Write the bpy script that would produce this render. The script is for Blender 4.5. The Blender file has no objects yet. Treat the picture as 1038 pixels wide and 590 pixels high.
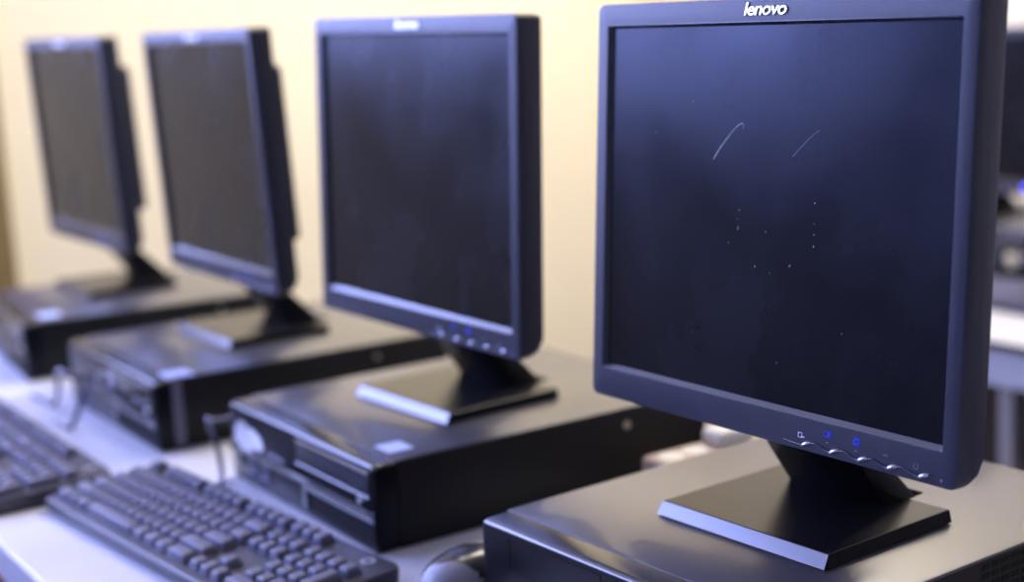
import bpy, bmesh, math, random
from mathutils import Matrix, Vector
random.seed(7)
sc = bpy.context.scene
COL = sc.collection
PI = math.pi
Z0 = 0.73                                   # height of the table top

# ------------------------------------------------------------------ materials
def mat(name, col, rough=0.5, metal=0.0, spec=0.5, coat=0.0, bump=0.0, bscale=900, var=0.0, vscale=14, rvar=0.0):
    m = bpy.data.materials.new(name); m.use_nodes = True
    nt = m.node_tree; b = nt.nodes['Principled BSDF']
    b.inputs['Base Color'].default_value = (*col, 1)
    b.inputs['Roughness'].default_value = rough
    b.inputs['Metallic'].default_value = metal
    b.inputs['Specular IOR Level'].default_value = spec
    b.inputs['Coat Weight'].default_value = coat
    tc = nt.nodes.new('ShaderNodeTexCoord')
    if bump:
        n = nt.nodes.new('ShaderNodeTexNoise'); n.inputs['Scale'].default_value = bscale
        n.inputs['Detail'].default_value = 2
        bp = nt.nodes.new('ShaderNodeBump'); bp.inputs['Strength'].default_value = bump
        bp.inputs['Distance'].default_value = 0.001
        nt.links.new(tc.outputs['Object'], n.inputs['Vector'])
        nt.links.new(n.outputs['Fac'], bp.inputs['Height'])
        nt.links.new(bp.outputs['Normal'], b.inputs['Normal'])
    if var or rvar:
        n2 = nt.nodes.new('ShaderNodeTexNoise'); n2.inputs['Scale'].default_value = vscale
        n2.inputs['Detail'].default_value = 6; n2.inputs['Roughness'].default_value = 0.65
        nt.links.new(tc.outputs['Object'], n2.inputs['Vector'])
        if var:
            r = nt.nodes.new('ShaderNodeValToRGB')
            r.color_ramp.elements[0].position = 0.3; r.color_ramp.elements[1].position = 0.72
            r.color_ramp.elements[0].color = (*[c*(1-var) for c in col], 1)
            r.color_ramp.elements[1].color = (*[min(1, c*(1+var)) for c in col], 1)
            nt.links.new(n2.outputs['Fac'], r.inputs['Fac'])
            nt.links.new(r.outputs['Color'], b.inputs['Base Color'])
        if rvar:
            mr = nt.nodes.new('ShaderNodeMapRange')
            mr.inputs['From Min'].default_value = 0.3; mr.inputs['From Max'].default_value = 0.7
            mr.inputs['To Min'].default_value = rough-rvar; mr.inputs['To Max'].default_value = rough+rvar
            nt.links.new(n2.outputs['Fac'], mr.inputs['Value'])
            nt.links.new(mr.outputs['Result'], b.inputs['Roughness'])
    return m

def emat(name, col, s):
    m = bpy.data.materials.new(name); m.use_nodes = True
    b = m.node_tree.nodes['Principled BSDF']
    b.inputs['Base Color'].default_value = (*col, 1)
    b.inputs['Emission Color'].default_value = (*col, 1)
    b.inputs['Emission Strength'].default_value = s
    return m

M = {}
M['plastic'] = mat('black_textured_plastic', (0.010, 0.013, 0.033), 0.42, spec=0.6, bump=0.18, bscale=1400, var=0.12, vscale=30)
M['gloss'] = mat('glossy_black_plastic', (0.015, 0.015, 0.026), 0.27, spec=0.7)
M['stand'] = mat('black_stand_plastic', (0.006, 0.006, 0.008), 0.26, spec=0.22, bump=0.05, bscale=1600)
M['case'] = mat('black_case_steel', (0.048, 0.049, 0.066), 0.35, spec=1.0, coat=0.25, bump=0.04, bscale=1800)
M['side'] = mat('shaded_case_side', (0.006, 0.006, 0.006), 0.5, spec=0.3, bump=0.08, bscale=1500)  # darker copy of the case steel, shade put into its colour
M['front'] = mat('black_front_panel', (0.005, 0.005, 0.008), 0.28, spec=0.18, bump=0.06, bscale=1500)
M['lip'] = mat('smooth_black_plastic', (0.012, 0.013, 0.024), 0.22, spec=1.0)
M['hole'] = mat('dark_opening', (0.004, 0.004, 0.005), 0.7, spec=0.2)
M['key'] = mat('black_key_plastic', (0.080, 0.080, 0.135), 0.48, spec=0.8, bump=0.05, bscale=1500)
M['kbody'] = mat('keyboard_plastic', (0.022, 0.022, 0.040), 0.40, spec=0.6, bump=0.05, bscale=1500)
M['laminate'] = mat('white_table_laminate', (0.58, 0.58, 0.62), 0.34, spec=0.5, var=0.04, vscale=9)
M['edge'] = mat('grey_edge_band', (0.50, 0.51, 0.60), 0.45, var=0.03)
M['metal'] = mat('grey_leg_metal', (0.42, 0.40, 0.38), 0.4, metal=0.3)
M['wall'] = mat('cream_wall_paint', (0.84, 0.775, 0.625), 0.75, spec=0.25, bump=0.04, bscale=220, var=0.025, vscale=2.5)
M['wall2'] = mat('bounce_cut_wall_grey', (0.30, 0.29, 0.28), 0.8, spec=0.2, var=0.03, vscale=2.5)  # unseen front and right walls, greyed to cut bounced light
M['ceil'] = mat('white_ceiling_paint', (0.85, 0.83, 0.78), 0.9, spec=0.2, var=0.02)
M['floor'] = mat('brown_grey_floor', (0.07, 0.055, 0.045), 0.5, spec=0.4, var=0.15, vscale=6)
M['door'] = mat('olive_brown_door_wood', (0.20, 0.145, 0.065), 0.5, spec=0.4, var=0.12, vscale=5)
M['panel'] = mat('under_table_shade_dark', (0.05, 0.043, 0.04), 0.6)  # dark tone painted in for shade at the back table
M['white'] = mat('white_sticker', (0.92, 0.94, 1.0), 0.3)
M['paleblue'] = mat('pale_blue_sticker', (0.50, 0.62, 0.95), 0.35)
M['greystrip'] = mat('grey_seal_tape', (0.12, 0.12, 0.17), 0.4)
M['silver'] = mat('silver_print', (0.95, 0.95, 0.97), 0.38, metal=0.85)
M['greyprint'] = mat('grey_print', (0.20, 0.20, 0.28), 0.5)
M['blueprint'] = mat('blue_print', (0.05, 0.08, 0.95), 0.5)
M['led'] = emat('blue_power_led', (0.05, 0.06, 1.0), 6.0)
M['scratch'] = mat('white_scratch', (0.62, 0.58, 0.62), 0.6)
M['scratch2'] = mat('grey_scratch', (0.22, 0.22, 0.32), 0.6)
M['cable'] = mat('black_cable_rubber', (0.06, 0.06, 0.12), 0.22, spec=0.7)
M['cream'] = mat('cream_plastic', (0.52, 0.41, 0.34), 0.45)
M['creamw'] = mat('white_plug_plastic', (0.85, 0.82, 0.76), 0.4)
M['yellow'] = mat('pale_gold_sticker', (0.75, 0.66, 0.36), 0.4)
M['screw'] = mat('screw_steel', (0.40, 0.38, 0.34), 0.35, metal=0.8)
M['mousegrey'] = mat('grey_mouse_plastic', (0.22, 0.22, 0.27), 0.4)
M['frame'] = mat('white_window_frame', (0.8, 0.8, 0.8), 0.5)
M['sky'] = emat('bright_daylight_pane', (0.38, 0.45, 1.0), 18.0)

def screen_mat():
    # dark matte panel with a film of dust and wiped streaks
    m = bpy.data.materials.new('dusty_screen'); m.use_nodes = True
    nt = m.node_tree; b = nt.nodes['Principled BSDF']
    tc = nt.nodes.new('ShaderNodeTexCoord')
    mp = nt.nodes.new('ShaderNodeMapping'); mp.inputs['Scale'].default_value = (10, 1, 8)
    n1 = nt.nodes.new('ShaderNodeTexNoise'); n1.inputs['Scale'].default_value = 1.0; n1.inputs['Detail'].default_value = 5
    nt.links.new(tc.outputs['Object'], mp.inputs['Vector']); nt.links.new(mp.outputs['Vector'], n1.inputs['Vector'])
    r1 = nt.nodes.new('ShaderNodeValToRGB')
    r1.color_ramp.elements[0].position = 0.35; r1.color_ramp.elements[0].color = (0.003, 0.003, 0.0036, 1)
    r1.color_ramp.elements[1].position = 0.75; r1.color_ramp.elements[1].color = (0.0048, 0.0048, 0.006, 1)
    nt.links.new(n1.outputs['Fac'], r1.inputs['Fac'])
    # fine dust specks
    v = nt.nodes.new('ShaderNodeTexVoronoi'); v.inputs['Scale'].default_value = 95
    nt.links.new(tc.outputs['Object'], v.inputs['Vector'])
    lt = nt.nodes.new('ShaderNodeMath'); lt.operation = 'LESS_THAN'; lt.inputs[1].default_value = 0.035
    nt.links.new(v.outputs['Distance'], lt.inputs[0])
    mx = nt.nodes.new('ShaderNodeMix'); mx.data_type = 'RGBA'
    mx.inputs['B'].default_value = (0.05, 0.05, 0.06, 1)
    nt.links.new(lt.outputs[0], mx.inputs['Factor']); nt.links.new(r1.outputs['Color'], mx.inputs['A'])
    nt.links.new(mx.outputs['Result'], b.inputs['Base Color'])
    mr = nt.nodes.new('ShaderNodeMapRange')
    mr.inputs['From Min'].default_value = 0.3; mr.inputs['From Max'].default_value = 0.7
    mr.inputs['To Min'].default_value = 0.18; mr.inputs['To Max'].default_value = 0.32
    nt.links.new(n1.outputs['Fac'], mr.inputs['Value'])
    nt.links.new(mr.outputs['Result'], b.inputs['Roughness'])
    b.inputs['Specular IOR Level'].default_value = 0.27
    b.inputs['Specular Tint'].default_value = (0.62, 0.70, 1.0, 1)     # bluish anti-glare coating
    return m
M['screen'] = screen_mat()

# ------------------------------------------------------------------ mesh helpers
def mesh_obj(name, bm, m, parent=None, smooth=False, auto=None):
    bmesh.ops.recalc_face_normals(bm, faces=bm.faces[:])
    me = bpy.data.meshes.new(name); bm.to_mesh(me); bm.free()
    for k in (m if isinstance(m, list) else [m]): me.materials.append(k)
    if smooth or auto:
        for p in me.polygons: p.use_smooth = True
    if auto:
        me.set_sharp_from_angle(angle=math.radians(auto))
    o = bpy.data.objects.new(name, me); COL.objects.link(o)
    if parent: o.parent = parent
    return o

def box(bm, x0, x1, y0, y1, z0, z1, bev=0.0, seg=2, mi=0):
    b = bmesh.new()
    vs = [b.verts.new((x, y, z)) for x in (x0, x1) for y in (y0, y1) for z in (z0, z1)]
    for f in ((0,1,3,2),(4,6,7,5),(0,4,5,1),(2,3,7,6),(0,2,6,4),(1,5,7,3)): b.faces.new([vs[i] for i in f])
    bmesh.ops.recalc_face_normals(b, faces=b.faces[:])
    if bev: bmesh.ops.bevel(b, geom=b.edges[:], offset=bev, segments=seg, profile=0.5, affect='EDGES', clamp_overlap=True)
    merge(bm, b, mi)

def merge(bm, b, mi=0):
    mp = {}
    for v in b.verts: mp[v] = bm.verts.new(v.co)
    for f in b.faces:
        try:
            nf = bm.faces.new([mp[v] for v in f.verts]); nf.material_index = mi
        except ValueError: pass
    b.free()

def prism_x(bm, prof, x0, x1, bev=0.0, seg=2):      # profile of (y,z) swept along x
    b = bmesh.new()
    a = [b.verts.new((x0, y, z)) for y, z in prof]; c = [b.verts.new((x1, y, z)) for y, z in prof]
    n = len(prof); b.faces.new(a[::-1]); b.faces.new(c)
    for i in range(n): b.faces.new((a[i], a[(i+1) % n], c[(i+1) % n], c[i]))
    bmesh.ops.recalc_face_normals(b, faces=b.faces[:])
    if bev: bmesh.ops.bevel(b, geom=b.edges[:], offset=bev, segments=seg, profile=0.5, affect='EDGES', clamp_overlap=True)
    merge(bm, b)

def rrect(x0, x1, z0, z1, r, y, n=5):               # rounded rectangle loop, in the xz plane
    pts = []
    for cx, cz, a0 in ((x1-r, z1-r, 0), (x0+r, z1-r, 90), (x0+r, z0+r, 180), (x1-r, z0+r, 270)):
        for k in range(n+1):
            a = math.radians(a0+90*k/n); pts.append((cx+r*math.cos(a), y, cz+r*math.sin(a)))
    return pts

def loft(bm, loops, cap0=False, cap1=False):
    L = [[bm.verts.new(p) for p in l] for l in loops]
    n = len(L[0])
    for a, b in zip(L, L[1:]):
        for i in range(n): bm.faces.new((a[i], a[(i+1) % n], b[(i+1) % n], b[i]))
    if cap0: bm.faces.new(L[0][::-1])
    if cap1: bm.faces.new(L[-1])

def tube(bm, pts, r, n=10, sub=6):
    # smooth tube through the points (Catmull-Rom)
    P = [Vector(p) for p in pts]; Q = []
    for i in range(len(P)-1):
        p0, p1, p2, p3 = P[max(i-1, 0)], P[i], P[i+1], P[min(i+2, len(P)-1)]
        for k in range(sub):
            t = k/sub
            Q.append(0.5*((2*p1)+(p2-p0)*t+(2*p0-5*p1+4*p2-p3)*t*t+(3*p1-p0-3*p2+p3)*t**3))
    Q.append(P[-1])
    rings = []; up = Vector((0, 0, 1))
    for i, q in enumerate(Q):
        d = (Q[min(i+1, len(Q)-1)]-Q[max(i-1, 0)]).normalized()
        s = d.cross(up)
        if s.length < 0.05: s = d.cross(Vector((0, 1, 0.1)))
        s.normalize(); u = s.cross(d)
        rr = r[i*len(r)//len(Q)] if isinstance(r, list) else r
        rings.append([bm.verts.new(q+rr*(math.cos(2*PI*k/n)*s+math.sin(2*PI*k/n)*u)) for k in range(n)])
    for a, b in zip(rings, rings[1:]):
        for k in range(n): bm.faces.new((a[k], a[(k+1) % n], b[(k+1) % n], b[k]))
    bm.faces.new(rings[0][::-1]); bm.faces.new(rings[-1])

def cyl(bm, c, r, h, axis='z', n=24):
    b = bmesh.new()
    bmesh.ops.create_cone(b, cap_ends=True, segments=n, radius1=r, radius2=r, depth=h)
    rot = {'z': Matrix(), 'x': Matrix.Rotation(PI/2, 4, 'Y'), 'y': Matrix.Rotation(PI/2, 4, 'X')}[axis]
    bmesh.ops.transform(b, matrix=Matrix.Translation(c) @ rot, verts=b.verts[:])
    merge(bm, b)

def thing(name, label, cat, loc=(0, 0, 0), rz=0, group=None):
    o = bpy.data.objects.new(name, None); COL.objects.link(o)
    o.empty_display_size = 0.05
    o.location = loc; o.rotation_euler = (0, 0, rz); o['label'] = label; o['category'] = cat
    if group: o['group'] = group
    return o

def tag(o, label, cat, group=None):
    o['label'] = label; o['category'] = cat
    if group: o['group'] = group
    return o

def structure(name, bm, m, parent=None, auto=None):
    o = mesh_obj(name, bm, m, parent, auto=auto)
    if not parent: o['kind'] = 'structure'
    return o

def dup_tree(o, parent=None):
    c = o.copy(); COL.objects.link(c); c.parent = parent
    for ch in list(o.children): dup_tree(ch, c)
    return c

# ------------------------------------------------------------------ the room
XL, XR, YF, YB, ZC = -2.6, 2.6, -3.6, 1.9, 2.8
bm = bmesh.new(); box(bm, XL-.1, XR+.1, YF-.1, YB+.1, -0.1, 0); structure('floor', bm, M['floor'])
bm = bmesh.new(); box(bm, XL-.1, XR+.1, YF-.1, YB+.1, ZC, ZC+.1); structure('ceiling', bm, M['ceil'])
bm = bmesh.new(); box(bm, XL-.1, XR+.1, YB, YB+.1, 0, ZC); structure('wall_back', bm, M['wall'])
bm = bmesh.new(); box(bm, XL-.1, XR+.1, YF-.1, YF, 0, ZC); structure('wall_front', bm, M['wall2'])
bm = bmesh.new(); box(bm, XR, XR+.1, YF, YB, 0, ZC); structure('wall_right', bm, M['wall2'])
# left wall with a window opening and a wooden post
WY0, WY1, WZ0, WZ1 = -3.4, -0.34, 1.26, 2.7
bm = bmesh.new()
box(bm, XL-.1, XL, YF, WY0, 0, ZC); box(bm, XL-.1, XL, WY1, YB, 0, ZC)
box(bm, XL-.1, XL, WY0, WY1, 0, WZ0); box(bm, XL-.1, XL, WY0, WY1, WZ1, ZC)
structure('wall_left', bm, M['wall'])
bm = bmesh.new()
for y in (WY0, (2*WY0+WY1)/3, (WY0+2*WY1)/3, WY1):
    box(bm, XL-.07, XL-.02, y-.03, y+.03, WZ0, WZ1, .004)
for z in (WZ0+.03, WZ1-.03): box(bm, XL-.07, XL-.02, WY0, WY1, z-.03, z+.03, .004)
w = structure('window_1', bm, M['frame'])
bm = bmesh.new(); box(bm, XL-.055, XL-.045, WY0, WY1, WZ0, WZ1); mesh_obj('window_pane', bm, M['sky'], w)
bm = bmesh.new(); box(bm, XL, XL+.04, -.03, .116, 0, ZC, .006); structure('trim_1', bm, M['door'])

# ------------------------------------------------------------------ tables
def table(name, label, x0, x1, y0, y1, ztop, th, legs, edge_mat, back=None, apron=None):
    t = thing(name, label, 'table', ((x0+x1)/2, (y0+y1)/2, 0))
    ox, oy = (x0+x1)/2, (y0+y1)/2
    bm = bmesh.new(); box(bm, x0-ox, x1-ox, y0-oy, y1-oy, ztop-th, ztop, .002)
    mesh_obj('worktop', bm, M['laminate'], t)
    bm = bmesh.new(); box(bm, x0-ox, x1-ox, y0-oy-.0025, y0-oy, ztop-th+.001, ztop-.001, .0008)
    mesh_obj('edge_band', bm, edge_mat, t)
    if apron:
        bm = bmesh.new(); box(bm, x0-ox+.01, x1-ox-.01, y0-oy+.012, y0-oy+.03, ztop-th-apron, ztop-th, .002)
        mesh_obj('apron', bm, M['laminate'], t)
    for lx, ly in legs:
        bm = bmesh.new(); box(bm, lx-ox-.014, lx-ox+.014, ly-oy-.014, ly-oy+.014, 0, ztop-th, .003)
        mesh_obj('leg', bm, M['metal'], t)
    if back:
        bm = bmesh.new(); box(bm, x0-ox+.02, x1-ox-.02, back-oy-.009, back-oy+.009, .12, ztop-th, .002)
        mesh_obj('under_table_shade_sheet', bm, M['panel'], t)  # added dark sheet, stands in for the shade under the table
    return t
table('computer_table', 'long white laminate table under the row of four black computers', -1.76, 1.0, -.428, .225, Z0, .036,
      [(-1.70, -.38), (-1.70, .18), (-1.1, -.30), (-1.1, .20), (.94, -.38), (.94, .20)], M['edge'])
table('computer_table', 'white table with grey legs behind the nearest monitor, at the right edge of the photo', -1.47, .35, 1.035, 1.86, Z0-.04, .012,
      [(-1.42, 1.08), (-.657, 1.08), (.30, 1.08), (-1.42, 1.8), (.30, 1.8)], M['panel'], back=1.62, apron=.062)  # dark front edge stands in for the shadow line below the top

# ------------------------------------------------------------------ computer (small desktop case, origin at the middle of its front foot line)
PW, PH, PD, PF = .3293, .0851, .3875, .0239
FOOT = .0006
def face_bits(bm, x0, x1, z0, z1, d, y=0.0, bev=.0006): box(bm, x0, x1, y-d, y+.002, z0, z1, bev, 1)

def make_pc_base(loc, rz, label):
    t = thing('desktop_computer', label, 'computer', loc, rz, 'black desktop computers under the monitors')
    w = PW/2
    # steel case : top skin and sides, front edge rolled
    bm = bmesh.new(); box(bm, -w+.001, w-.001, PF, PD, FOOT, PH, .0022, 2)
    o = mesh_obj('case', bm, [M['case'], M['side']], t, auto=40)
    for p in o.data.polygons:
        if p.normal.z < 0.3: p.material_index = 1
    # moulded front panel : rounded corners, sloped top strip
    bm = bmesh.new()
    def loop(y, ix, it, ib, r): return [(x, yy, z) for x, yy, z in rrect(-w+ix, w-ix, FOOT+ib, PH-it, r, y)]
    loft(bm, [loop(PF-.0008, .0004, .0008, 0, .005), loop(.006, 0, .0016, 0, .005), loop(.0022, .0002, .0024, 0, .005),
              loop(.0011, .0006, .0030, .0002, .005), loop(.0004, .0012, .0038, .0005, .005), loop(0, .0022, .0050, .0012, .005)], True, True)
    o = mesh_obj('front_panel', bm, [M['front'], M['lip']], t, auto=35)
    for p in o.data.polygons:
        if p.normal.z > .25: p.material_index = 1
    # groove between panel and case
    bm = bmesh.new(); box(bm, -w+.003, w-.003, PF-.0012, PF+.0006, FOOT+.003, PH-.0012)
    mesh_obj('panel_seam', bm, M['hole'], t)
    for sx in (-1, 1):
        for y in (.04, PD-.04):
            bm = bmesh.new(); cyl(bm, (sx*(w-.03), y, FOOT/2), .009, FOOT, 'z', 20); mesh_obj('foot', bm, M['hole'], t)
    # screws and lock on the right flank
    for y, z, r in ((.285, .067, .0042),):
        bm = bmesh.new(); cyl(bm, (w-.001, y, z), r, .003, 'x', 20); mesh_obj('screw', bm, M['screw'], t)
    return t

def front_office(t, detail=True):
    w = PW/2
    # optical drive
    bm = bmesh.new(); face_bits(bm, .003, .158, .0535, .0765, .0012); d = mesh_obj('optical_drive', bm, M['front'], t)
    bm = bmesh.new(); box(bm, .006, .155, -.0016, -.0008, .0560, .0715); mesh_obj('tray', bm, M['gloss'], d)
    bm = bmesh.new(); prism_x(bm, [(-.0012, .0765), (-.0030, .0755), (-.0030, .0742), (-.0012, .0732)], .004, .157); mesh_obj('tray_lip', bm, M['lip'], d)
    bm = bmesh.new(); box(bm, .003, .158, -.0032, -.0010, .0505, .0535, .0006, 1); mesh_obj('ledge', bm, M['lip'], d)
    bm = bmesh.new(); cyl(bm, (.1385, -.001, .0475), .0042, .0036, 'y', 20); mesh_obj('eject_button', bm, M['silver'], d)
    # card slot between drive and seam
    bm = bmesh.new(); box(bm, .010, .120, -.0004, .001, .0430, .0475); mesh_obj('card_slot', bm, M['hole'], t)
    # ridge right across the panel
    bm = bmesh.new(); prism_x(bm, [(0.001, .0385), (-.0035, .0368), (-.0045, .0345), (.001, .0325)], -w+.003, w-.003); mesh_obj('ridge', bm, M['lip'], t)
    # lower cover
    bm = bmesh.new()
    for x0, x1, z0, z1 in ((.012, .162, .0285, .0312), (.012, .0225, .008, .0312)): box(bm, x0, x1, -.0022, .001, z0, z1, .0006, 1)
    c = mesh_obj('lower_cover_frame', bm, M['lip'], t)
    bm = bmesh.new(); box(bm, .0225, .160, -.0005, .001, .008, .0285); mesh_obj('lower_cover', bm, M['hole'], c)
    # ports, two by two
    for x in (-.112, -.080):
        for z in (.0125, .0255):
            bm = bmesh.new(); box(bm, x-.010, x+.010, -.0018, .001, z-.0048, z+.0048, .002, 2); p = mesh_obj('port', bm, M['greyprint'], t)
            bm = bmesh.new(); box(bm, x-.0065, x+.0065, -.0022, -.0012, z-.0022, z+.0022); mesh_obj('port_opening', bm, M['hole'], p)
    # power button and small badge
    bm = bmesh.new(); cyl(bm, (-.140, -.001, .0220), .0065, .003, 'y', 24); mesh_obj('power_button', bm, M['gloss'], t)
    bm = bmesh.new(); box(bm, -.070, -.030, -.0009, .0006, .0425, .0465, .0003, 1); mesh_obj('badge', bm, M['greyprint'], t)

def sticker_front(t, pts, m, label):
    bm = bmesh.new(); a = [bm.verts.new((x, -.0008, z)) for x, z in pts]; b = [bm.verts.new((x, .0004, z)) for x, z in pts]
    bm.faces.new(a); bm.faces.new(b[::-1]); n = len(pts)
    for i in range(n): bm.faces.new((a[i], b[i], b[(i+1) % n], a[(i+1) % n]))
    o = mesh_obj('sticker', bm, m, t); o['label'] = label; return o

def seal(t, x0, x1, y0, y1, side=None, dz=0.0):
    bm = bmesh.new(); box(bm, x0, x1, y0, y1, PH-.0004, PH+.0007, .0003, 1)
    o = mesh_obj('seal_sticker', bm, M['paleblue'], t); o['label'] = 'pale blue seal sticker'
    if side:
        bm = bmesh.new(); box(bm, PW/2-.0014, PW/2+.0008, side[0], side[1], .004, PH+.0003, .0003, 1)
        o = mesh_obj('seal_strip', bm, M['greystrip'], t); o['label'] = 'grey tape strip'

PCS = {1: (-1.4851, -.194, -.0905), 2: (-.9951, -.1963, -.0107), 3: (-.5245, -.1673, -.0032), 4: (-.0109, -.1617, .0484)}
pc3 = make_pc_base((PCS[3][0], PCS[3][1], Z0), PCS[3][2], 'black desktop computer with a white sticker on its front, second nearest of the row')
pc4 = dup_tree(pc3); pc4.location = (PCS[4][0], PCS[4][1], Z0); pc4.rotation_euler.z = PCS[4][2]
pc4['label'] = 'nearest black desktop computer, cut off by the bottom right edge, vents on its side'
front_office(pc3)
pc2 = dup_tree(pc3); pc2.location = (PCS[2][0], PCS[2][1], Z0); pc2.rotation_euler.z = PCS[2][2]
pc2['label'] = 'black desktop computer with looped front cables and a tape strip down its side corner'
pc1 = dup_tree(pc3); pc1.location = (PCS[1][0], PCS[1][1], Z0); pc1.rotation_euler.z = PCS[1][2]
pc1['label'] = 'farthest black desktop computer of the row, cut off by the left edge'
pc5 = dup_tree(pc3); pc5.location = (-1.06, 1.45, Z0-.04); pc5.rotation_euler.z = 0.0
pc5['label'] = 'black desktop computer with round gold sticker, on the table behind at right edge'
sticker_front(pc3, [(-.152, .046), (-.148, .066), (-.128, .068), (-.118, .063), (-.104, .064), (-.085, .058), (-.080, .048), (-.088, .043), (-.104, .044), (-.112, .038), (-.136, .037)], M['white'], 'white sticker')
seal(pc3, .112, .142, .030, .056)
seal(pc2, .128, .163, .018, .050, (.020, .032))
seal(pc1, .105, .140, .030, .060)
bm = bmesh.new(); cyl(bm, (.108, -.0005, .038), .0145, .0016, 'y', 28)
o = mesh_obj('sticker', bm, M['yellow'], pc5); o['label'] = 'round pale gold sticker'
# nearest case : drive cover outline on the front, vents on the flank
bm = bmesh.new()
for x0, x1, z0, z1 in ((-.1275, -.0150, .0764, .0772), (-.1275, -.0150, .0500, .0508), (-.1275, -.1267, .0500, .0772), (-.0158, -.0150, .0500, .0772)):
    box(bm, x0, x1, -.0004, .0006, z0, z1)
mesh_obj('cover_outline', bm, M['hole'], pc4)
for k in range(6):
    for r in range(5):
        bm = bmesh.new(); y = .196+.0115*k; z = .078-.0068*r
        prism_pts = [(y+.0005, z-.0019), (y+.0090, z-.0019), (y+.0097, z+.0019), (y+.0012, z+.0019)]
        prism_x(bm, prism_pts, PW/2-.003, PW/2-.0006)
        mesh_obj('vent_slot', bm, M['hole'], pc4)

# ------------------------------------------------------------------ monitor
SW, SH = .338, .270
BS, BT, BB, DM = .015, .0191, .0272, .0282
YO, HS, PIV = -.0324, .1029, .1
def make_monitor():
    root = thing('monitor', '', 'monitor', (0, 0, 0), 0, 'black flat monitors on desktop computers')
    head = []
    def H(name, bm, m, parent=None, **k):
        bmesh.ops.translate(bm, vec=(0, 0, -PIV), verts=bm.verts[:])
        o = mesh_obj(name, bm, m, parent or root, **k)
        if not parent: head.append(o)
        return o
    x0, x1, z0, z1 = -SW/2-BS, SW/2+BS, -BB, SH+BT
    # bezel ring : outer wall, front face, sloped inner lip down to the panel
    bm = bmesh.new()
    def o_(y, i, ib, r): return rrect(x0+i, x1-i, z0+i+ib, z1-i, r, y)
    loops = [o_(DM, .001, .0125, .005), o_(.0225, 0, .0045, .006), o_(.015, 0, .0008, .006), o_(.010, 0, 0, .006), o_(.0012, 0, 0, .006), o_(.0003, .0004, 0, .006), o_(0, .0013, 0, .005),
             rrect(-SW/2-.0030, SW/2+.0030, -.0042, SH+.0028, .0018, 0), rrect(-SW/2-.0030, SW/2+.0030, -.0042, SH+.0028, .0018, .002)]
    loft(bm, loops, True, False)
    bez = H('bezel', bm, M['plastic'], auto=28)
    bm = bmesh.new()
    loft(bm, [rrect(-SW/2-.0031, SW/2+.0031, -.0043, SH+.0029, .0018, .0030), rrect(-SW/2-.0031, SW/2+.0031, -.0043, SH+.0029, .0018, .0003), rrect(-SW/2-.0026, SW/2+.0026, -.0037, SH+.0024, .0015, .0003), rrect(-SW/2, SW/2, 0, SH, .0005, .0044)])
    H('inner_lip', bm, M['lip'], bez, auto=28)
    # panel
    bm = bmesh.new(); box(bm, -SW/2-.002, SW/2+.002, .0042, .012, -.002, SH+.002)
    scr = H('screen', bm, M['screen'])
    # rear cover
    bm = bmesh.new()
    loft(bm, [rrect(x0+.042, x1-.042, z0+.055, z1-.046, .006, DM-.002), rrect(x0+.043, x1-.043, z0+.056, z1-.046, .006, DM+.024),
              rrect(x0+.046, x1-.046, z0+.058, z1-.050, .006, DM+.028), rrect(x0+.08, x1-.08, z0+.075, z1-.075, .02, DM+.034), rrect(x0+.09, x1-.09, z0+.085, z1-.09, .02, DM+.035)], True, True)
    H('rear_cover', bm, M['plastic'], auto=30)
    # name on the top edge of the bezel
    cu = bpy.data.curves.new('logo', 'FONT'); cu.body = 'lenovo'; cu.size = .0118; cu.shear = .22
    cu.align_x = 'CENTER'; cu.extrude = .0003; cu.bevel_depth = .00034; cu.bevel_resolution = 1; cu.space_character = .93
    to = bpy.data.objects.new('logo_text', cu); COL.objects.link(to)
    dg = bpy.context.evaluated_depsgraph_get(); me = bpy.data.meshes.new_from_object(to.evaluated_get(dg))
    bpy.data.objects.remove(to); bm = bmesh.new(); bm.from_mesh(me); bpy.data.meshes.remove(me)
    wx = max(v.co.x for v in bm.verts)-min(v.co.x for v in bm.verts); s = .0415/wx
    bmesh.ops.transform(bm, matrix=Matrix.Translation((.0015, -.0002, .2772)) @ Matrix.Rotation(PI/2, 4, 'X') @ Matrix.Diagonal((s*1.02, s*.80, s, 1)), verts=bm.verts[:])
    H('logo', bm, M['silver'], bez)
    # wavy control bar : five bright bumps joined by a wave line, icons above
    bx = [.0540, .0800, .1055, .1308, .1572]
    bm = bmesh.new(); pts = [(.0335, -.0004, -.0224)]
    for i, x in enumerate(bx):
        pts += [(x-.0055, -.0006, -.0232), (x+.0030, -.0007, -.0222), (x+.0085, -.0006, -.0200), (x+.0135, -.0005, -.0210)]
    pts = pts[:-2]+[(.1655, -.0004, -.0210)]
    tube(bm, pts, .0005, 8, 5)
    H('wave_line', bm, M['lip'], bez, smooth=True)
    for i, x in enumerate(bx):
        b = bmesh.new(); bmesh.ops.create_uvsphere(b, u_segments=16, v_segments=10, radius=1)
        bmesh.ops.transform(b, matrix=Matrix.Translation((x+.001, -.0002, -.0221)) @ Matrix.Rotation(-.40, 4, 'Y') @ Matrix.Diagonal((.0052, .0026, .0019, 1)), verts=b.verts[:])
        H('button', b, M['button'], bez, smooth=True)
    def ring(bm, x, z, hw, hh, t=.0004):
        for a in ((x-hw, x+hw, z+hh-t, z+hh), (x-hw, x+hw, z-hh, z-hh+t), (x-hw, x-hw+t, z-hh, z+hh), (x+hw-t, x+hw, z-hh, z+hh)):
            box(bm, a[0], a[1], -.0004, .0002, a[2], a[3])
    bm = bmesh.new(); ring(bm, 0.0491, -.0166, .0019, .0019); box(bm, 0.0501, 0.0531, -.0005, .0002, -.0180, -.0172); H('button_icon', bm, M['silver'], bez)['label'] = 'pale input icon'
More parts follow.
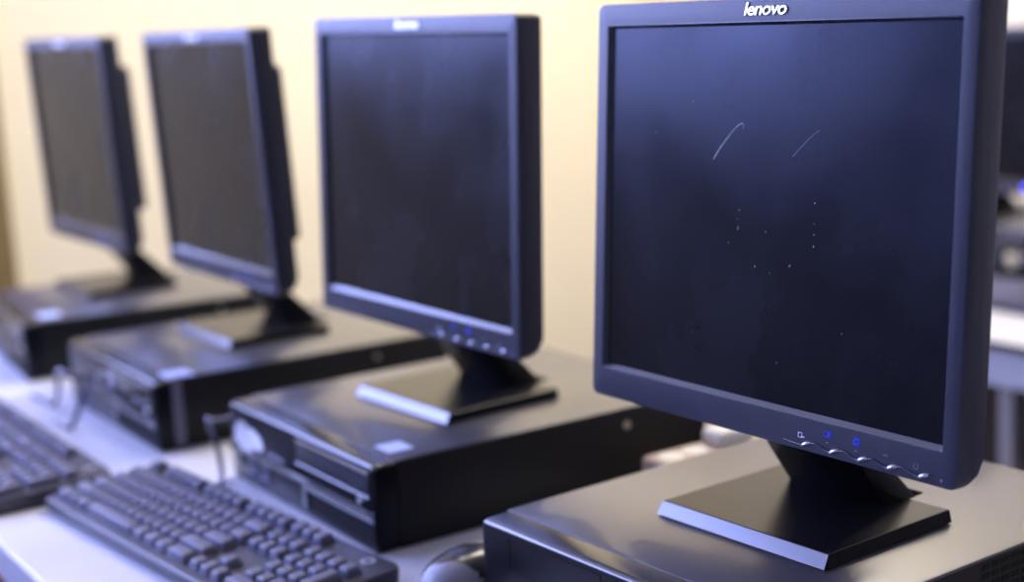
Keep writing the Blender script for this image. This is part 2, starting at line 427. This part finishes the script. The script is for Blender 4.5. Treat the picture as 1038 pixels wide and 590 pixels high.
    bm = bmesh.new(); ring(bm, 0.0731, -.0112, .0017, .0019); ring(bm, 0.0763, -.0112, .0016, .0019); box(bm, 0.0758, 0.0766, -.0005, .0002, -.0120, -.0102); H('button_icon', bm, M['blueprint'], bez)['label'] = 'blue book icon'
    bm = bmesh.new()
    for k in range(12):
        a = k*PI/6; box(bm, .1006+.0017*math.cos(a)-.0006, .1006+.0017*math.cos(a)+.0006, -.0004, .0002, -.0112+.0017*math.sin(a)-.0006, -.0112+.0017*math.sin(a)+.0006)
    for k in range(8):
        a = k*PI/4; box(bm, .1006+.0031*math.cos(a)-.0004, .1006+.0031*math.cos(a)+.0004, -.0004, .0002, -.0112+.0031*math.sin(a)-.0004, -.0112+.0031*math.sin(a)+.0004)
    H('button_icon', bm, M['blueprint'], bez)['label'] = 'blue sun icon'
    bm = bmesh.new(); box(bm, 0.1241, 0.1261, -.0004, .0002, -.0155, -.0147); box(bm, 0.1268, 0.1276, -.0004, .0002, -.0162, -.0140); H('button_icon', bm, M['greyprint'], bez)['label'] = 'grey arrow icon'
    bm = bmesh.new()
    for k in range(14):
        a = math.radians(120+k*300/13); box(bm, .1515+.0018*math.cos(a)-.0003, .1515+.0018*math.cos(a)+.0003, -.0004, .0002, -.0172+.0018*math.sin(a)-.0003, -.0172+.0018*math.sin(a)+.0003)
    H('button_icon', bm, M['greyprint'], bez)['label'] = 'grey power icon'
    for x, z in ((.0745, -.0172), (.1005, -.0176)):
        bm = bmesh.new(); box(bm, x-.0009, x+.0009, -.0004, .0002, z-.0004, z+.0004); H('button_mark', bm, M['greyprint'], bez)
    bm = bmesh.new(); cyl(bm, (.1722, -.0001, -.0222), .0009, .0008, 'y', 14); H('power_light', bm, M['greyprint'], bez)
    # stand
    b = bmesh.new()
    L = []
    for y0, y1, z, hw0, hw1 in ((.0530, .0905, .0088, -.0526, .0446), (.0515, .0880, .0112, -.0526, .0446), (.0285, .0560, .0445, -.0526, .0446), (.0070, .0235, .0780, -.0500, .0420), (.0030, .0180, .1080, -.0480, .0400)):
        L.append([(hw0, y0, z), (hw1, y0, z), (hw1, y1, z), (hw0, y1, z)])
    loft(b, L, True, True)
    bmesh.ops.recalc_face_normals(b, faces=b.faces[:])
    ee = [e for e in b.edges if abs(e.verts[0].co.x-e.verts[1].co.x) < .004 and len(e.link_faces) == 2 and e.calc_face_angle(0) > .8]
    bmesh.ops.bevel(b, geom=ee, offset=.0016, segments=2, profile=.5, affect='EDGES')
    mesh_obj('neck', b, M['stand'], root, auto=30)
    bm = bmesh.new(); prism_x(bm, [(.083, .0088), (.1005, .0088), (.1000, .0102), (.088, .0150), (.078, .0190)], -.050, .043, .0006, 1)
    mesh_obj('neck_foot', bm, M['stand'], root)
    bm = bmesh.new(); cyl(bm, (-.004, .026, .112), .016, .110, 'x', 28); mesh_obj('hinge', bm, M['stand'], root, auto=40)
    # base plate : lightly bevelled slab
    bm = bmesh.new()
    def bl(i, f, z): return [(-.086+i, -.0605+f, z), (.086-i, -.0605+f, z), (.086-i, .0795-i, z), (-.086+i, .0795-i, z)]
    loft(bm, [bl(.004, .004, .0), bl(.0, .0, .0012), bl(.0002, .0006, .0022), bl(.0012, .0058, .0106), bl(.002, .0068, .0110)], True, True)
    base = mesh_obj('base', bm, [M['stand'], M['lip']], root, auto=15)
    for p in base.data.polygons:
        if p.normal.y < -.5: p.material_index = 1
    return root, head, base, scr

def button_mat():
    return mat('polished_button', (0.5, 0.5, 0.55), 0.15, metal=0.9, spec=0.8)
M['button'] = button_mat()

def place(root, mx, my, yaw, tilt, lr, dz, byaw, z, label):
    root.location = (mx, my, z); root.rotation_euler = (0, 0, yaw); root['label'] = label
    for o in root.children:
        if o.name.split('.')[0] in ('bezel', 'screen', 'rear_cover'):
            mtx = Matrix.Translation((0, YO, HS+PIV+dz)) @ Matrix.Rotation(lr, 4, 'Y') @ Matrix.Rotation(-tilt, 4, 'X')
            o.location = mtx.to_translation(); o.rotation_euler = mtx.to_euler()
        if o.name.split('.')[0] == 'base': o.rotation_euler = (0, 0, byaw)

mon, head, base, scr = make_monitor()
MON = {4: (0, 0, .0484, .0698, .0078, .0003, .0081), 3: (-.5179, .0057, .0536, .0387, .0169, .0018, -.002),
       2: (-1.0143, -.0064, -.0143, -.0371, .0002, -.0008, .0228), 1: (-1.5277, -.0169, .0042, -.0363, .0039, -.0009, .0081)}
LAB = {4: 'nearest and largest black monitor, white scratches on its dusty dark screen',
       3: 'upright black monitor second nearest, on the computer with the white front sticker',
       2: 'black monitor leaning forward on the computer with looped front cables',
       1: 'farthest black monitor of the row, at the left edge of the photo'}
for i in (3, 2, 1):
    c = dup_tree(mon); place(c, *MON[i], Z0+PH, LAB[i])
c = dup_tree(mon); place(c, -1.180, 1.613, 0, .0, 0, -.025, 0, Z0-.04+PH, 'black monitor on the table behind, mostly hidden, a blue light at its lower corner')
for ch in c.children:
    if ch.name.startswith('bezel'):
        bm = bmesh.new(); cyl(bm, (.158, -.002, -.012-PIV), .0045, .004, 'y', 20)
        o = mesh_obj('power_light', bm, M['led'], ch); o['label'] = 'glowing blue light'
place(mon, *MON[4], Z0+PH, LAB[4])
# scratches and specks on the nearest screen
def mark(name, pts, r, m):
    bm = bmesh.new(); tube(bm, [(x, .0042, z-PIV) for x, z in pts], r, 6, 4)
    mesh_obj(name, bm, m, scr, smooth=True)
mark('scratch', [(-.0508, .1732), (-.0503, .1740), (-.0413, .1846), (-.0304, .1954), (-.0245, .1994), (-.0219, .2000), (-.0207, .1986), (-.0213, .1958)], [.00045, .0005, .00035, .0003, .0003, .0003, .0003, .0002], M['scratch'])
mark('scratch', [(.0288, .1786), (.0390, .1878), (.0470, .1943), (.0532, .1979)], [.0003, .0003, .00025, .0002], M['scratch2'])
for x, z, r in ((-.0228, .1369, .0004), (-.0233, .1245, .0005), (-.0236, .1230, .0006), (-.0246, .1302, .0003), (.0511, .1475, .0006), (.0513, .1256, .0005), (.0513, .1173, .0007), (.0512, .133, .0003), (.0048, .1234, .0005), (-.0049, .0973, .0006), (.0291, .1010, .0006), (.0297, .1020, .0004), (-.033, .112, .0003), (.010, .094, .0003), (-.116, .19, .0003), (-.075, .215, .0003), (.08, .06, .0004), (-.07, .04, .0003), (.02, .03, .0004)):
    mark('speck', [(x-r*.5, z-r), (x, z), (x+r*.5, z+r)], r*.62, M['scratch'])

# ------------------------------------------------------------------ keyboards
U = .01905
def key_rows():
    K = []      # (x in units, row, width, group gap)
    m = .012; nav = m+15*U+.0065; num = nav+3*U+.0065
    yr = [.009+k*U for k in range(5)]           # five main rows from the front
    yf = .009+5*U+.006
    def row(y, ws, x=m):
        for w in ws:
            if w > 0: K.append((x, y, w))
            x += abs(w)*U
    row(yr[0], [1.5, 1, 1.25, 5.5, 1.25, 1.25, 1.25, 2])
    row(yr[1], [2.25]+[1]*10+[2.75])
    row(yr[2], [1.75]+[1]*11+[2.25])
    row(yr[3], [1.5]+[1]*12+[1.5])
    row(yr[4], [1]*13+[2])
    row(yf, [1, -1, 1, 1, 1, 1, -.5, 1, 1, 1, 1, -.5, 1, 1, 1, 1])
    row(yr[0], [1, 1, 1], nav); row(yr[1], [-1, 1], nav); row(yr[3], [1, 1, 1], nav); row(yr[4], [1, 1, 1], nav); row(yf, [1, 1, 1], nav)
    row(yr[0], [2, 1], num); row(yr[1], [1, 1, 1], num); row(yr[2], [1, 1, 1], num); row(yr[3], [1, 1, 1], num); row(yr[4], [1, 1, 1, 1], num)
    K.append((num+3*U, yr[0]+U*.5, 1.001)); K.append((num+3*U, yr[2]+U*.5, 1.001))
    return K, num, yf
KW, KD, KF, KB = .456, .1345, .0155, .0225
def zk(y): return KF-.001+(KB-KF)*(y/KD)
KEYMESH = {}
def key_mesh(w):
    if w in KEYMESH: return KEYMESH[w]
    b = bmesh.new(); g = .0009; W = w*U-2*g; D = U-2*g; h = .0075
    if w == 1.001: W = U-2*g; D = 2*U-2*g
    t = .0028
    lo = [(-W/2, -D/2), (W/2, -D/2), (W/2, D/2), (-W/2, D/2)]
    hi = [(-W/2+t, -D/2+.0022), (W/2-t, -D/2+.0022), (W/2-t, D/2-.0036), (-W/2+t, D/2-.0036)]
    A = [b.verts.new((x, y, -.0022)) for x, y in lo]; B = [b.verts.new((x, y, h-.0008*(i < 2))) for i, (x, y) in enumerate(hi)]
    b.faces.new(A[::-1]); b.faces.new(B)
    for i in range(4): b.faces.new((A[i], A[(i+1) % 4], B[(i+1) % 4], B[i]))
    bmesh.ops.bevel(b, geom=b.edges[:], offset=.0009, segments=2, profile=.5, affect='EDGES')
    bmesh.ops.recalc_face_normals(b, faces=b.faces[:])
    me = bpy.data.meshes.new('key'); b.to_mesh(me); b.free(); me.materials.append(M['key'])
    for p in me.polygons: p.use_smooth = True
    me.set_sharp_from_angle(angle=math.radians(40))
    KEYMESH[w] = me; return me

def make_keyboard():
    t = thing('keyboard', '', 'keyboard', (0, 0, 0), 0, 'black full size keyboards')
    b = bmesh.new()
    def outline(i, z):       # plan outline with rounded corners, height follows the slope
        pts = []
        for x, y, zz in rrect(i, KW-i, i, KD-i, .011-i*.6, 0, 5): pts.append((x, zz, (z if z is not None else zk(zz)+.0018)))
        return pts
    def sl(i, dz): return [(x, y, zk(y)+dz) for x, y, _ in outline(i, 0)]
    loft(b, [[(x, y, .0015) for x, y, _ in outline(.003, 0)], [(x, y, .004) for x, y, _ in outline(.001, 0)], sl(0, -.0035), sl(.0002, -.0005), sl(.0014, .0007), sl(.003, .0010)], True, True)
    mesh_obj('body', b, M['kbody'], t, auto=30)
    K, num, yf = key_rows()
    tilt = math.atan2(KB-KF, KD)
    for x, y, w in K:
        o = bpy.data.objects.new('key', key_mesh(w)); COL.objects.link(o); o.parent = t
        ww = 1 if w == 1.001 else w
        yy = y+U/2
        o.location = (x+ww*U/2, yy, zk(yy)+.0020); o.rotation_euler = (tilt, 0, 0)
    # round emblem and lock lights over the number pad
    yc = yf+U*.5
    b = bmesh.new()
    for k in range(20):
        a0, a1 = 2*PI*k/20, 2*PI*(k+1)/20
        q = [b.verts.new((num+2.9*U+r*math.cos(a), yc+r*math.sin(a), zk(yc)+.0013)) for a, r in ((a0, .0062), (a1, .0062), (a1, .0050), (a0, .0050))]
        b.faces.new(q)
    bmesh.ops.remove_doubles(b, verts=b.verts[:], dist=1e-5)
    r = bmesh.ops.extrude_face_region(b, geom=b.faces[:]); bmesh.ops.translate(b, vec=(0, 0, .0004), verts=[v for v in r['geom'] if isinstance(v, bmesh.types.BMVert)])
    mesh_obj('emblem', b, M['silver'], t)
    for k in range(3):
        b = bmesh.new(); cyl(b, (num+(.5+.55*k)*U, yc, zk(yc)+.0012), .0012, .0008, 'z', 12); mesh_obj('lock_light', b, M['greyprint'], t)
    for x in (.03, KW-.03):
        for y in (.02, KD-.02):
            b = bmesh.new(); box(b, x-.012, x+.012, y-.006, y+.006, 0, .003 if y < .05 else .004, .0008, 1); mesh_obj('foot', b, M['hole'], t)
    return t
kb = make_keyboard()
kb2 = dup_tree(kb); kb5 = dup_tree(kb)
kb.location = (-.7115, -.3660, Z0); kb.rotation_euler.z = .0907
kb['label'] = 'black keyboard in front of the second nearest computer, lying whole on white table'
kb2.location = (-1.1800, -.4225, Z0); kb2.rotation_euler.z = .004
kb2['label'] = 'black keyboard cut off by the left edge, in front of the computer with looped cables'
kb5.location = (-1.08, 1.225, Z0-.04); kb5.rotation_euler.z = -.06
kb5['label'] = 'dark keyboard on the white table behind, at the right edge below the gold sticker'

# ------------------------------------------------------------------ mouse
t = thing('computer_mouse', 'black glossy mouse with grey tail end, between keyboard and nearest computer', 'mouse', (-.222, -.150, Z0), 0.12)
def mouse_shell(sc_, z0_, front, back):
    b = bmesh.new(); n, m = 72, 36; rings = []
    for j in range(m+1):
        ph = PI/2*j/m; ring = []
        for k in range(n):
            a = 2*PI*k/n; ca, sa = math.cos(a), math.sin(a)
            e = 2/2.5
            cx = math.copysign(abs(ca)**e, ca); sy = math.copysign(abs(sa)**e, sa)
            rr = math.cos(ph)**.75
            hgt = .0415*(1-.28*max(0, sy*rr))
            x = .031*cx*rr*sc_*(1-.10*math.cos(PI*min(1, abs(sy)))*0); y = .056*sy*rr*sc_
            ring.append((x, y, z0_+(hgt*math.sin(ph)**.9)*sc_))
        rings.append(ring)
    R = [[b.verts.new(p) for p in r] for r in rings[:-1]]; top = b.verts.new((0, 0, z0_+.0415*sc_))
    for A, B in zip(R, R[1:]):
        for k in range(n): b.faces.new((A[k], A[(k+1) % n], B[(k+1) % n], B[k]))
    for k in range(n): b.faces.new((R[-1][k], R[-1][(k+1) % n], top))
    b.faces.new(R[0][::-1])
    return b
b = mouse_shell(1, .002, 0, 0); o = mesh_obj('shell', b, [M['gloss'], M['mousegrey']], t, auto=50)
for p in o.data.polygons:
    if p.center.x*.8-p.center.y > .036: p.material_index = 1
b = bmesh.new(); 
loft(b, [[(x*.9, y*.94, 0) for x, y in [(.031*math.cos(a), .056*math.sin(a)) for a in [2*PI*k/28 for k in range(28)]]], [(x*.99, y*.99, .004) for x, y in [(.031*math.cos(a), .056*math.sin(a)) for a in [2*PI*k/28 for k in range(28)]]]], True, True)
mesh_obj('bottom', b, M['hole'], t)
b = bmesh.new(); cyl(b, (0, .030, .029), .009, .006, 'x', 24); mesh_obj('scroll_wheel', b, M['mousegrey'], t)
b = bmesh.new(); box(b, -.0006, .0006, .012, .050, .022, .0335); mesh_obj('button_gap', b, M['hole'], t)
b = bmesh.new(); tube(b, [(0, .052, .010), (0, .07, .006), (-.01, .10, .004), (-.02, .14, .003), (.0, .20, .003), (.03, .30, .003)], .0018, 8, 5); mesh_obj('cord', b, M['cable'], t, smooth=True)

# ------------------------------------------------------------------ cables and the power strip
def cable(name, label, pts, r, plug=None, m='cable', group=None, pm='gloss'):
    b = bmesh.new(); tube(b, pts, r, 10, 8)
    if plug is None:
        return tag(mesh_obj(name, b, M[m], smooth=True), label, 'cable', group)
    t = thing(name, label, 'cable', pts[0], 0, group)
    bmesh.ops.translate(b, vec=-Vector(pts[0]), verts=b.verts[:])
    mesh_obj('cord', b, M[m], t, smooth=True)
    x, y, z = plug; b = bmesh.new(); box(b, -.0065, .0065, -.026, .0, -.0032, .0032, .0015, 2)
    bmesh.ops.translate(b, vec=Vector(plug)-Vector(pts[0]), verts=b.verts[:])
    mesh_obj('plug', b, M[pm], t)
    return t
def pcw(i, x, y, z):
    px, py, a = PCS[i]; return (px+x*math.cos(a)-y*math.sin(a), py+x*math.sin(a)+y*math.cos(a), Z0+z)
cable('front_cable', 'black cable arching out of the front of the computer with the tape strip',
      [pcw(2, .138, -.026, .070), pcw(2, .128, -.034, .080), pcw(2, .105, -.030, .088), pcw(2, .065, -.026, .083), pcw(2, .022, -.026, .067), pcw(2, .002, -.034, .046), pcw(2, -.006, -.044, .018), pcw(2, -.02, -.050, .0035), pcw(2, -.06, -.055, .0035)], .0034, pcw(2, .138, -.002, .070))
cable('front_cable', 'black cable curling round the left front end of the computer with the tape strip',
      [pcw(2, -.052, -.026, .056), pcw(2, -.066, -.036, .062), pcw(2, -.090, -.036, .061), pcw(2, -.114, -.032, .046), pcw(2, -.132, -.030, .020), pcw(2, -.152, -.032, .0036), pcw(2, -.19, -.035, .0035), pcw(2, -.23, -.036, .0035)], .0034, pcw(2, -.052, -.002, .056))
cable('front_cable', 'black cable hanging at the left front corner of the computer with the white sticker',
      [pcw(3, -.146, -.026, .068), pcw(3, -.157, -.028, .070), pcw(3, -.166, -.020, .050), pcw(3, -.161, -.017, .026), pcw(3, -.142, -.024, .0050), pcw(3, -.115, -.038, .0030), pcw(3, -.08, -.042, .0030)], .0028, pcw(3, -.146, -.002, .068))
t = thing('power_strip', 'cream power strip with white plug on table between the two nearest computers', 'power strip', (-.30, .125, Z0), 0.0)
b = bmesh.new(); box(b, -.022, .022, -.022, .110, 0, .046, .006, 3); mesh_obj('strip_body', b, M['cream'], t, auto=40)
b = bmesh.new(); box(b, -.016, .016, +.050, .095, .044, .062, .006, 3); mesh_obj('plug', b, M['creamw'], t, auto=40)
for y in (.000, .030): 
    b = bmesh.new(); cyl(b, (0, y, .0455), .013, .0015, 'z', 24); mesh_obj('socket', b, M['creamw'], t)

# ------------------------------------------------------------------ light
def area(name, loc, rot, sx, sy, power, col):
    l = bpy.data.lights.new(name, 'AREA'); l.shape = 'RECTANGLE'; l.size = sx; l.size_y = sy; l.energy = power; l.color = col
    o = bpy.data.objects.new(name, l); COL.objects.link(o); o.location = loc; o.rotation_euler = rot; return o
area('ceiling_lamp_light', (-1.0, 1.0, ZC-.03), (0, math.radians(35), 0), .3, 1.2, 104, (1.0, .91, .76))
area('ceiling_lamp_light', (1.2, .8, ZC-.03), (0, 0, 0), 1.2, .3, 8, (1.0, .90, .74))
w = bpy.data.worlds.new('World'); sc.world = w; w.use_nodes = True
w.node_tree.nodes['Background'].inputs['Color'].default_value = (.5, .6, 1, 1)
w.node_tree.nodes['Background'].inputs['Strength'].default_value = 0.3

# ------------------------------------------------------------------ camera
F, OX, OY = 1526.466, 29.291, -4.099
cam = bpy.data.cameras.new('camera'); co = bpy.data.objects.new('camera', cam); COL.objects.link(co)
cam.sensor_width = 36; cam.sensor_fit = 'HORIZONTAL'; cam.lens = F/1038*36
cam.shift_x = -OX/1038; cam.shift_y = OY/1038
R = Matrix.Rotation(.980025, 4, 'Z') @ Matrix.Rotation(PI/2-.176459, 4, 'X') @ Matrix.Rotation(-.049669, 4, 'Z')
co.matrix_world = Matrix.Translation((.805111, -.758837, .47032+Z0)) @ R
cam.clip_start = .05; cam.clip_end = 50
cam.dof.use_dof = True; cam.dof.focus_distance = 1.04
cam.dof.aperture_fstop = (F/1038*36/1000)/.019
sc.camera = co
vs = sc.view_settings; vs.view_transform = 'Standard'; vs.look = 'None'; vs.exposure = 0.0; vs.gamma = 1.0; vs.use_curve_mapping = False
